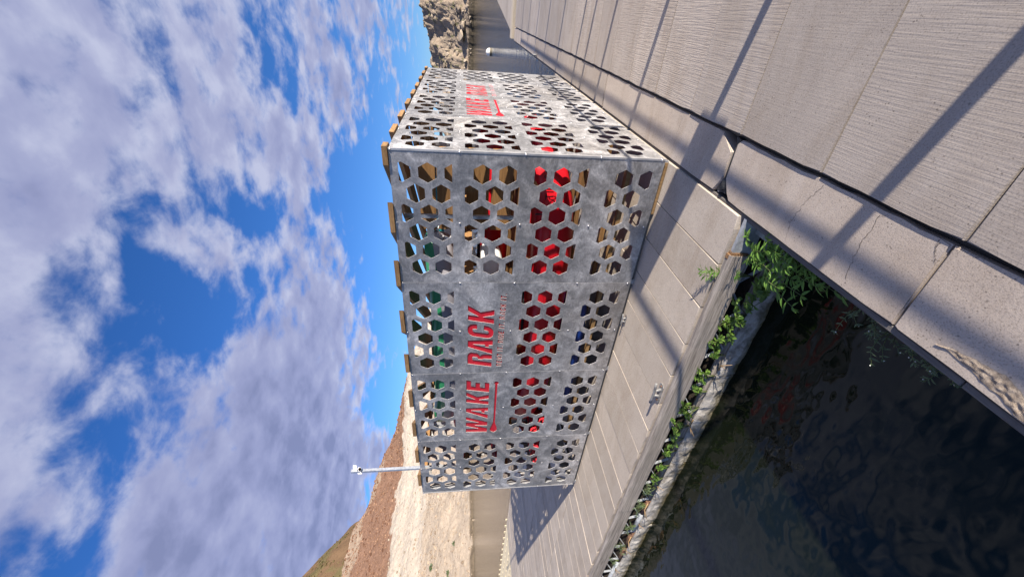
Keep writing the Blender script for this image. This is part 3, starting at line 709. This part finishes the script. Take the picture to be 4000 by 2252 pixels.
for i, k in enumerate('hwrh'):
    panel(k, sheets['f'+k], KW, face_matrix((XL+i*KW, 0, KZ), (1, 0, 0), (0, -1, 0)), i == 0)
    panel(k, sheets['s'+k], KD, face_matrix((-.001, i*KD, KZ), (0, 1, 0), (1, 0, 0)), i == 0)
for i in range(4):
    panel('h', sheets['sh'], KD, face_matrix((XL+.002, YB-i*KD, KZ), (0, -1, 0), (-1, 0, 0)), False)
    panel('h', sheets['fh'], KW, face_matrix((-i*KW, YB, KZ), (-1, 0, 0), (0, 1, 0)), False)
# corner angles
for (x, y, sx, sy) in ((0, 0, -1, 1), (XL, 0, 1, 1), (0, YB, -1, -1)):
    bm = bmesh.new(); prism(bm, [(x-sx*.005, y-sy*.005), (x+sx*.010, y-sy*.005), (x+sx*.010, y-sy*.0025), (x-sx*.0025, y-sy*.0025), (x-sx*.0025, y+sy*.016), (x-sx*.005, y+sy*.016)], KZ+.002, KZ+KH-.002); mesh_obj('corner_trim', bm_mesh(bm), kiosk, m='trim_aluminium')
# frame inside
PO = .05
for x in (XL+.04, XL+KW, XL+2*KW, XL+3*KW, -.04):
    for y in (.035, YB-.035):
        bm = bmesh.new(); add_box(bm, (x-PO/2, y-PO/2+.005, .0), (x+PO/2, y+PO/2, KZ+KH-.05)); mesh_obj('post', bm_mesh(bm), kiosk, m='steel_galvanised')
for y in (KD, 2*KD, 3*KD):
    for x in (-.037, XL+.037):
        bm = bmesh.new(); add_box(bm, (x-PO/2, y-PO/2, .0), (x+PO/2-.005, y+PO/2, KZ+KH-.05)); mesh_obj('post', bm_mesh(bm), kiosk, m='steel_galvanised')
bm = bmesh.new(); add_box(bm, (-.625, .12, 1.17), (-.595, .15, 2.2)); mesh_obj('post', bm_mesh(bm), kiosk, m='steel_galvanised')
for y in (.05, YB-.05): bm = bmesh.new(); add_box(bm, (XL+.012, y-.04, KZ+KH-.048), (-.012, y+.04, KZ+KH-.004)); mesh_obj('top_plate', bm_mesh(bm), kiosk, m='rack_timber')
for x in (XL+.05, -.05): bm = bmesh.new(); add_box(bm, (x-.038, .095, KZ+KH-.046), (x+.038, YB-.095, KZ+KH-.004)); mesh_obj('top_plate', bm_mesh(bm), kiosk, m='rack_timber')
for lo, hi, mm in (((XL+.02, .03, .004), (-.50, .07, .032), 'dark_timber'), ((-.49, .010, .004), (-.03, .05, .034), 'rack_post_timber'), ((-.06, .075, .004), (-.03, YB-.05, .032), 'dark_timber'), ((XL+.03, .075, .004), (XL+.06, YB-.05, .032), 'dark_timber')):
    bm = bmesh.new(); add_box(bm, lo, hi); mesh_obj('sill_and_gap_shade', bm_mesh(bm), kiosk, m=mm)  # dark lengths paint the shaded gap under the panels; right-end piece is real timber
# diagonal roof boards
rz0 = KZ+KH+.001
rect = [(XL-.02, -.022), (.022, -.022), (.022, YB+.02), (XL-.02, YB+.02)]
c = -.58-.565*8
while c < 5:
    w_ = .135+random.uniform(-.008, .008); cc = c+random.uniform(-.015, .015)
    p = clip(clip(rect, lambda q: q[0]+q[1]-(cc-w_)), lambda q: (cc+w_)-q[0]-q[1])
    if len(p) > 2:
        dz = random.uniform(0, .004); bm = bmesh.new(); prism(bm, p, rz0+dz, rz0+.040+dz); mesh_obj('roof_board', bm_mesh(bm), kiosk, m='roof_timber')
    c += .565
# rack shelves: slats along the kiosk, arms across
for z in (.585, 1.15, 1.70):
    for y in (.16, .42, .70, 1.0, 1.35, 1.7, 2.1):
        bm = bmesh.new(); add_box(bm, (XL+.13, -.045, -.019), (-.13, .045, .019)); mesh_obj('shelf_slat', bm_mesh(bm), kiosk, (0, y, z), m='rack_timber')
    for x in (-.35, -1.22, -2.44, -3.66, -4.5):
        bm = bmesh.new(); add_box(bm, (-.02, .11, -.09), (.02, 2.3, -.0)); mesh_obj('shelf_arm', bm_mesh(bm), kiosk, (x, 0, z-.021), m='rack_timber')
for x in (-.35, -1.22, -2.44, -3.66, -4.5):
    bm = bmesh.new(); add_box(bm, (-.044, -.044, 0.02), (.044, .044, 2.2)); mesh_obj('rack_upright', bm_mesh(bm), kiosk, (x, 2.36, 0), m='rack_post_timber')
# plank screen inside the right hand bay
for z0, z1 in ((1.22, 1.42), (1.445, 1.66), (1.735, 1.935), (1.95, 2.10)):
    bm = bmesh.new(); add_box(bm, (-.93, .52, z0), (-.13, .56, z1)); mesh_obj('plank', bm_mesh(bm), kiosk, m='rack_timber')
bm = bmesh.new(); add_box(bm, (-4.0, .12, .25), (-.13, .16, .29)); mesh_obj('shelf_slat', bm_mesh(bm), kiosk, m='rack_post_timber')
for y0 in (.45, .75, 1.05): bm = bmesh.new(); add_box(bm, (-4.0, y0, .12), (-.13, y0+.04, .16)); mesh_obj('shelf_slat', bm_mesh(bm), kiosk, m='rack_timber')

# ------------------------------------------------------------------ things on the racks
def kayak_mesh(Ln, Wd, Ht, blunt=3.0, top=False, split=.0):
    bm = bmesh.new(); nx, na = 40, 20; rings = []
    for i in range(nx+1):
        t = -1+2*i/nx; k = max(0, 1-abs(t)**blunt); wv_ = Wd/2*(.04+.96*k**.62); rise = Ht*.28*abs(t)**3; hz_ = Ht/2*(.35+.65*k**.4)
        ring = []
        for a in range(na+1):
            an = math.pi*a/na; cx, sx = math.cos(an), math.sin(an); ex = .62
            y = wv_*math.copysign(abs(cx)**ex, cx); z = hz_*(abs(sx)**ex)*(1 if top else -1)*(.75 if top else 1.25)
            ring.append(bm.verts.new((t*Ln/2, y, z+rise)))
        rings.append(ring)
    for p, q in zip(rings, rings[1:]):
        for a in range(na): bm.faces.new((p[a], p[a+1], q[a+1], q[a]))
    return bm_mesh(bm, 'kayak', True)
def kayak(loc, Ln, Wd, Ht, mh, md, label, blunt=3.2, rz=0, roll=0):
    t = empty('kayak', loc, rz)
    mesh_obj('hull', kayak_mesh(Ln, Wd, Ht, blunt), t, (0, 0, 0), (roll, 0, 0), mh); mesh_obj('deck', kayak_mesh(Ln, Wd, Ht, blunt, True), t, (0, 0, .001), (roll, 0, 0), md)
    bm = bmesh.new(); pts = [(.42*math.cos(a), .22*math.sin(a)*Wd/.7, Ht*.375) for a in [2*math.pi*i/24 for i in range(25)]]; add_tube(bm, pts, .016, 6); mesh_obj('cockpit_rim', bm_mesh(bm, smooth=True), t, m='black_plastic')
    for s in (-1, 1):
        bm = bmesh.new(); add_tube(bm, [(s*Ln*.455, -.06, Ht*.42), (s*Ln*.46, 0, Ht*.5), (s*Ln*.455, .06, Ht*.42)], .011, 6); mesh_obj('carry_handle', bm_mesh(bm, smooth=True), t, m='black_plastic')
    tag(t, label, 'kayak', 'boats stored on the racks'); return t
rk = kayak((-1.98, .50, .855), 3.78, .66, .46, 'red_hull', 'red_hull', 'red kayak with black lettering lying on the middle shelf behind the slogan panels', 5)
# black lettering on the red hull
def decal(txt, loc, size, parent, m='black_plastic'):
    cu = bpy.data.curves.new('d', 'FONT'); cu.body = txt; cu.size = size; cu.extrude = .001; cu.space_character = 1.0
    ob = bpy.data.objects.new('t', cu); COL.objects.link(ob); me = bpy.data.meshes.new_from_object(ob.evaluated_get(bpy.context.evaluated_depsgraph_get())); bpy.data.objects.remove(ob)
    o = mesh_obj('lettering', me, parent, loc, (R(90), 0, 0), m); return o
decal('L', (1.38, -.3345, .105), .12, rk); decal('TIL', (1.535, -.333, .045), .10, rk); decal('SO', (1.72, -.328, .075), .10, rk)
kayak((-1.9, 1.22, .80), 3.6, .66, .34, 'red_hull', 'red_hull', 'red kayak on the middle shelf behind the lettered red kayak', 4)
kayak((-1.9, 1.95, .80), 3.6, .66, .34, 'red_hull', 'red_hull', 'red kayak farthest back on the middle shelf', 4)
kayak((-2.43, .55, 1.90), 2.92, .72, .36, 'grey_hull', 'green_hull', 'grey and green kayak lying on the top shelf', 4.5)
kayak((-2.4, 1.40, 1.88), 3.4, .72, .30, 'white_hull', 'teal_hull', 'white and teal kayak on the top shelf behind the green one', 3.5)
kayak((-2.75, .66, .40), 2.9, .7, .30, 'blue_hull', 'blue_hull', 'deep blue kayak near the floor under the red kayaks', 4)
kayak((-2.6, .56, 1.36), 3.0, .66, .30, 'white_hull', 'white_hull', 'plain white kayak on the shelf behind the red lettering', 3.5)
kayak((-1.75, 1.35, 1.36), 3.2, .66, .34, 'red_hull', 'red_hull', 'red kayak on the shelf above the other red kayaks', 4)
# life vests hung inside the left bay
def vest(loc, rz, label):
    t = empty('life_vest', loc, rz)
    for s in (-1, 1):
        bm = bmesh.new(); prism(bm, [(s*.015, -.52), (s*.21, -.52), (s*.23, -.25), (s*.17, -.16), (s*.17, 0), (s*.09, .02), (s*.06, -.16), (s*.015, -.24)], -.04, .04); bmesh.ops.bevel(bm, geom=list(bm.edges), offset=.015, segments=2, affect='EDGES'); mesh_obj('front_panel', bm_mesh(bm, smooth=True), t, (0, 0, 0), (R(90), 0, 0), 'red_fabric')
    for z in (-.3, -.42): bm = bmesh.new(); add_box(bm, (-.21, -.047, z-.012), (.21, -.041, z+.012)); mesh_obj('strap', bm_mesh(bm), t, m='black_plastic')
    tag(t, label, 'life vest', 'red life vests heaped on the kiosk shelves'); return t
for x, y, z, rz, sx in ((-4.10, .62, 1.775, .2, -82), (-4.45, .70, 1.775, .9, -85), (-4.15, .60, 1.225, -.2, -80), (-4.5, .66, 1.225, .4, -84), (-3.95, .55, .665, .3, -80), (-4.35, .60, .665, -.3, -84), (-4.2, .75, .80, .6, -75), (-4.3, .95, 1.35, .3, -70), (-4.5, 1.5, 1.9, -.3, -60)):
    t = vest((x, y, z), rz, 'red life vest heaped on a rack shelf in the unlettered kiosk bay'); t.rotation_euler = (R(sx), 0, rz)
# wooden paddles? none: coiled white cord on the plank screen
bm = bmesh.new(); add_tube(bm, [(.09*math.cos(a)+random.uniform(-.012, .012), .02*math.sin(a*3), .075*math.sin(a)) for a in [i*.35 for i in range(60)]], .006, 6)
o = mesh_obj('coiled_rope', bm_mesh(bm, smooth=True), None, (-.92, .49, 1.86), m='white_plastic'); tag(o, 'white coiled rope hung on the brown planks inside the kiosk', 'rope')

# mast and camera
mast = empty('camera_mast', (-4.80, .345, 0)); tag(mast, 'slim galvanised square post rising above the kiosk roof', 'post')
bm = bmesh.new(); add_box(bm, (-.021, -.021, .0), (.021, .021, 3.31), .003); mesh_obj('tube', bm_mesh(bm), mast, m='steel_galvanised')
bm = bmesh.new(); add_box(bm, (-.03, -.03, 0), (.03, .03, .012)); add_box(bm, (-.07, -.07, 0), (.07, .07, .006)); mesh_obj('base_plate', bm_mesh(bm), mast, m='steel_galvanised')
for z in (2.86, 2.90):
    bm = bmesh.new(); add_tube(bm, [(0, -.024, z), (0, -.036, z)], .006, 6); mesh_obj('bolt', bm_mesh(bm), mast, m='bolt_steel')
sc_ = empty('security_camera', (-4.785, .318, 3.17)); sc_.scale = (.72, .72, .72); tag(sc_, 'white security camera with small solar panel near the post top', 'camera')
aim = Vector((.75, -.55, -.35)).normalized(); q = aim.to_track_quat('Z', 'Y').to_euler()
bm = bmesh.new(); add_tube(bm, [(0, 0, -.07), (0, 0, -.062), (0, 0, .03), (0, 0, .038)], .034, 16); mesh_obj('housing', bm_mesh(bm, smooth=False), sc_, (.06, .03, .02), q, 'white_plastic')
bm = bmesh.new(); add_tube(bm, [(0, 0, .038), (0, 0, .043)], .030, 16); mesh_obj('lens_face', bm_mesh(bm), sc_, (.06, .03, .02), q, 'lens_black')
bm = bmesh.new(); add_tube(bm, [(-.02, 0, .0), (.02, .02, .0), (.04, .03, .01)], .012, 8); add_box(bm, (-.045, -.03, -.03), (-.005, -.015, .05)); mesh_obj('mount', bm_mesh(bm), sc_, m='white_plastic')
bm = bmesh.new(); add_box(bm, (-.06, -.004, -.045), (.06, .004, .045), .003); mesh_obj('solar_panel', bm_mesh(bm), sc_, (.06, .05, .11), (R(-25), 0, R(35)), 'white_plastic')

# ------------------------------------------------------------------ beige cube floats beyond the dock end
cub = empty('cube_float', (-15.9, 3.6, -.45))
me = None
def cubefloat_mesh():
    bm = bmesh.new(); pts = []
    s, c_ = .245, .05
    pts = [(-s+c_, -s), (s-c_, -s), (s, -s+c_), (s, s-c_), (s-c_, s), (-s+c_, s), (-s, s-c_), (-s, -s+c_)]
    prism(bm, pts, -.1, .34); ed = [e for e in bm.edges if all(abs(v.co.z-.34) < 1e-6 for v in e.verts)]; bmesh.ops.bevel(bm, geom=ed, offset=.02, segments=2, affect='EDGES'); return bm_mesh(bm)
cm = cubefloat_mesh(); cm.materials.append(MATS['beige_plastic'])
bm = bmesh.new(); add_box(bm, (-.07, -.012, 0), (.07, .012, .07), .006); lug = bm_mesh(bm); lug.materials.append(MATS['beige_plastic'])
bpy.data.objects.remove(cub)
pl = empty('modular_float', (-14.7, 4.15, -.365)); tag(pl, 'beige plastic modular float of joined cubes beside the dock end', 'float')
for i in range(13):
    for j in range(6):
        if -.25-i*.5-14.7 > -14.75-(j*.5+.43)*.2: continue
        o = mesh_obj('cube', cm, pl, (-.25-i*.5, -j*.5-.12*i*0, 0))
    mesh_obj('lug', lug, pl, (-.5-i*.5, .25, .33))

# ------------------------------------------------------------------ mooring buoy
bu = empty('mooring_buoy', (-1.98, 31.2, WZ)); tag(bu, 'white round mooring buoy floating before the rocky bank', 'buoy')
bm = bmesh.new(); bmesh.ops.create_uvsphere(bm, u_segments=28, v_segments=18, radius=.27)
for f in list(bm.faces): pass
me = bm_mesh(bm, smooth=True); mesh_obj('body', me, bu, (0, 0, .10), m='buoy_white')
bm = bmesh.new(); add_tube(bm, [(0, 0, -.03), (0, 0, .03), (0, 0, .10)], .266, 28, .2735); mesh_obj('waterline_band', bm_mesh(bm), bu, (0, 0, .0), m='buoy_band')
bm = bmesh.new(); add_tube(bm, [(0, 0, .35), (0, 0, .385)], .03, 10); mesh_obj('eye', bm_mesh(bm), bu, m='steel_galvanised')

# ------------------------------------------------------------------ handrail beside the walkway (its shadow falls across the slabs)
XR = 2.50
rail = empty('handrail', (XR, 0, 0)); tag(rail, 'grey steel handrail along the far side of the walkway', 'handrail')
ys_ = [-.925+1.36*k for k in range(-3, 9)]
for y in ys_+[2.62]:
    bm = bmesh.new(); add_box(bm, (-.028, -.028, .005), (.028, .028, 1.03)); mesh_obj('post', bm_mesh(bm), rail, (0, y, 0), m='rail_steel')
bm = bmesh.new(); add_tube(bm, [(0, -5.5, 1.045), (0, 10, 1.045)], .019, 10); mesh_obj('top_rail', bm_mesh(bm, smooth=True), rail, m='rail_steel')
bm = bmesh.new(); add_tube(bm, [(0, -5.5, .643), (0, 10, .643)], .0145, 10); mesh_obj('mid_rail', bm_mesh(bm, smooth=True), rail, m='rail_steel')
sg = empty('notice_board', (XR-.06, -.925, .56)); tag(sg, 'small white square notice board fixed to the handrail', 'sign')
bm = bmesh.new(); add_box(bm, (-.02, -.165, 0), (.02, .165, .46), .006); mesh_obj('board', bm_mesh(bm), sg, m='white_plastic')
bm = bmesh.new(); add_box(bm, (.02, -.03, .1), (.032, .03, .4)); mesh_obj('bracket', bm_mesh(bm), sg, m='rail_steel')

# ------------------------------------------------------------------ plants
def leaf(bm, p, d, n, ln, w, kind='long'):
    d = d.normalized(); s = d.cross(n).normalized(); n = s.cross(d)
    prof = ((0, .05), (.25, .8), (.5, 1), (.75, .6), (1, .0)) if kind == 'long' else ((0, .1), (.25, .85), (.55, 1), (.82, .62), (1, .0))
    mid, lf, rt = [], [], []
    for t, k in prof:
        c = p+d*ln*t-n*ln*.22*t*t
        mid.append(bm.verts.new(c)); lf.append(bm.verts.new(c+s*w*.5*k+n*w*.16*k)); rt.append(bm.verts.new(c-s*w*.5*k+n*w*.16*k))
    for i in range(len(prof)-1):
        bm.faces.new((mid[i], mid[i+1], lf[i+1], lf[i])); bm.faces.new((mid[i], rt[i], rt[i+1], mid[i+1]))
def rv(s=1): return Vector((random.uniform(-s, s), random.uniform(-s, s), random.uniform(-s, s)))
def weed(root, tips, ln, w, label, lm='leaf_long', name='willow_weed', per=7, kind='long', sr=.0035, group=None, spread=.8):
    root = Vector(root); t = empty(name, root); bs = bmesh.new(); bl = bmesh.new()
    for tip in tips:
        tip = Vector(tip)-root; mid = tip*.55+Vector((0, 0, .05))+rv(.02)
        P = [Vector((0, 0, 0)), mid*.5+rv(.006), mid, (mid+tip)/2+rv(.008)+Vector((0, 0, .012)), tip]
        add_tube(bs, P, sr, 5, sr*.4)
        for k in range(per):
            u = .35+.65*(k+random.random())/per; i = min(3, int(u*4)); f = u*4-i; c = P[i].lerp(P[i+1], f); ax = (P[i+1]-P[i]).normalized()
            side = ax.cross(Vector((0, 0, 1))).normalized()
            if side.length < .1: side = Vector((1, 0, 0))
            for sg_ in (1, -1):
                d = (ax*random.uniform(.2, .8)+side*sg_*spread+rv(.35)); leaf(bl, c, d, (Vector((0, 0, 1))+rv(.35)).normalized(), ln*random.uniform(.55, 1.1), w*random.uniform(.7, 1.1), kind)
        for k in range(4): leaf(bl, P[4], (ax+rv(.7)), (Vector((0, 0, 1))+rv(.4)).normalized(), ln*random.uniform(.35, .7), w*random.uniform(.5, .8), kind)
    mesh_obj('stem', bm_mesh(bs, smooth=True), t, m='stem_green'); mesh_obj('foliage', bm_mesh(bl), t, m=lm)
    tag(t, label, 'plant', group); return t
weed((-.24, -1.02, -.26), [(-.10, -1.33, -.02), (-.07, -1.20, .03), (-.15, -1.30, -.08), (-.10, -1.42, -.08), (-.2, -1.38, -.06)], .068, .0155, 'willow leaved weed spilling from the corner between dock and walkway', per=8)
weed((-.30, -1.10, -.27), [(-.25, -1.47, -.06), (-.30, -1.60, -.10), (-.20, -1.62, -.08), (-.28, -1.44, -.12)], .068, .0155, 'willow leaved weed drooping over the dark water', per=8)
weed((-.16, -1.14, -.29), [(-.12, -1.66, -.10), (-.10, -1.78, -.14), (-.08, -1.56, -.12), (-.16, -1.58, -.2), (-.06, -1.70, -.2)], .068, .0155, 'long leaved weed hanging under the walkway fascia', per=8)
weed((-.2, -1.12, -.28), [(-.16, -1.24, -.03), (-.22, -1.30, -.04), (-.13, -1.48, -.05), (-.18, -1.52, -.10), (-.24, -1.20, -.05)], .072, .016, 'upright willow leaved weed in the middle of the corner clump', per=8)
weed((-.12, -1.18, -.29), [(-.07, -1.40, -.02), (-.09, -1.50, -.04), (-.06, -1.62, -.08), (-.05, -1.30, -.03)], .072, .016, 'bright willow leaved weed pressed against the walkway fascia', per=8)
weed((-.40, -1.13, -.2), [(-.49, -.97, .05), (-.44, -.99, .08), (-.36, -1.2, -.02), (-.42, -1.04, .03)], .05, .013, 'small feathery weed leaning over the splintered board end', per=6)
# low leafy plants
LOWG = 'leafy plants growing along the float edge'
def low(x, y, n, r, h, ln, lb, lm='leaf_round', kind='round', w=.6):
    tips = [(x+random.uniform(-r, r), y-random.uniform(-.3, 1)*r*.6, -.27+h*random.uniform(.35, 1)) for _ in range(n)]
    weed((x, y, -.29), tips, ln, ln*w, lb, lm, 'water_mint', 4, kind, .003, LOWG)
low(-.72, -1.14, 12, .17, .14, .045, 'dense dark leafy clump below the splintered board end'); low(-.52, -1.22, 12, .16, .10, .05, 'dense dark leafy clump nearest the walkway corner')
lbl = 'low bright leafy plant squeezed between timber edge and white float'
for x, n, r, h in ((-.97, 6, .09, .15), (-1.12, 4, .07, .11), (-1.34, 5, .08, .16), (-1.52, 3, .06, .12), (-1.72, 6, .09, .15), (-1.97, 7, .10, .17), (-2.15, 3, .07, .12), (-2.34, 5, .08, .13), (-2.58, 4, .08, .12), (-2.80, 3, .06, .10)):
    low(x, -1.135, n, r, h, .042, lbl)
for x, n in ((-3.0, 6), (-3.35, 6), (-3.8, 5), (-4.3, 4), (-4.7, 3)):
    low(x, -1.12, n, .11, .14, .055, 'thin grey green weed among the bare truss bars', 'leaf_dusty', 'long', .18)
for (x, y, zt), n in (((-.16, -1.86, -.12), 4), ((-.16, -2.02, -.10), 6), ((-.10, -2.18, -.10), 3), ((-.10, -2.32, -.08), 3)):
    tips = [(x+random.uniform(-.08, .06), y+random.uniform(-.1, .08), zt+random.uniform(-.1, .04)) for _ in range(n)]
    t = weed((-.04, y+.06, -.27), tips, .035, .008, 'sparse weed with tiny white flower heads under the walkway edge', 'leaf_dusty', 'flowering_weed', 5, 'long', .0025, 'white flowered weeds under the walkway')
    bm = bmesh.new()
    for tp in tips:
        for _ in range(1): bmesh.ops.create_icosphere(bm, subdivisions=1, radius=.003, matrix=Matrix.Translation(Vector(tp)-t.location+rv(.012)))
    mesh_obj('flower_heads', bm_mesh(bm), t, m='flower_white')
# dry sticks on the float
for (x, y, dx) in ((-4.35, -1.15, .14), (-1.25, -1.16, .16), (-1.85, -1.16, -.1), (-2.95, -1.14, .12), (-3.3, -1.13, -.14), (-3.7, -1.15, .1), (-4.05, -1.13, -.12), (-4.9, -1.14, .13)):
    bm = bmesh.new(); add_tube(bm, [(0, 0, .02), (dx*.5, -.03, .05), (dx, -.10, .03)], .007, 6, .002); add_tube(bm, [(dx*.5, -.03, .05), (dx*.7, -.09, .06)], .004, 5, .0015)
    o = mesh_obj('dry_stick', bm_mesh(bm, smooth=True), None, (x, y, -.29), m='stem_dry'); tag(o, 'thin bleached dry twig lying on the float edge', 'twig', 'dry twigs on the float')
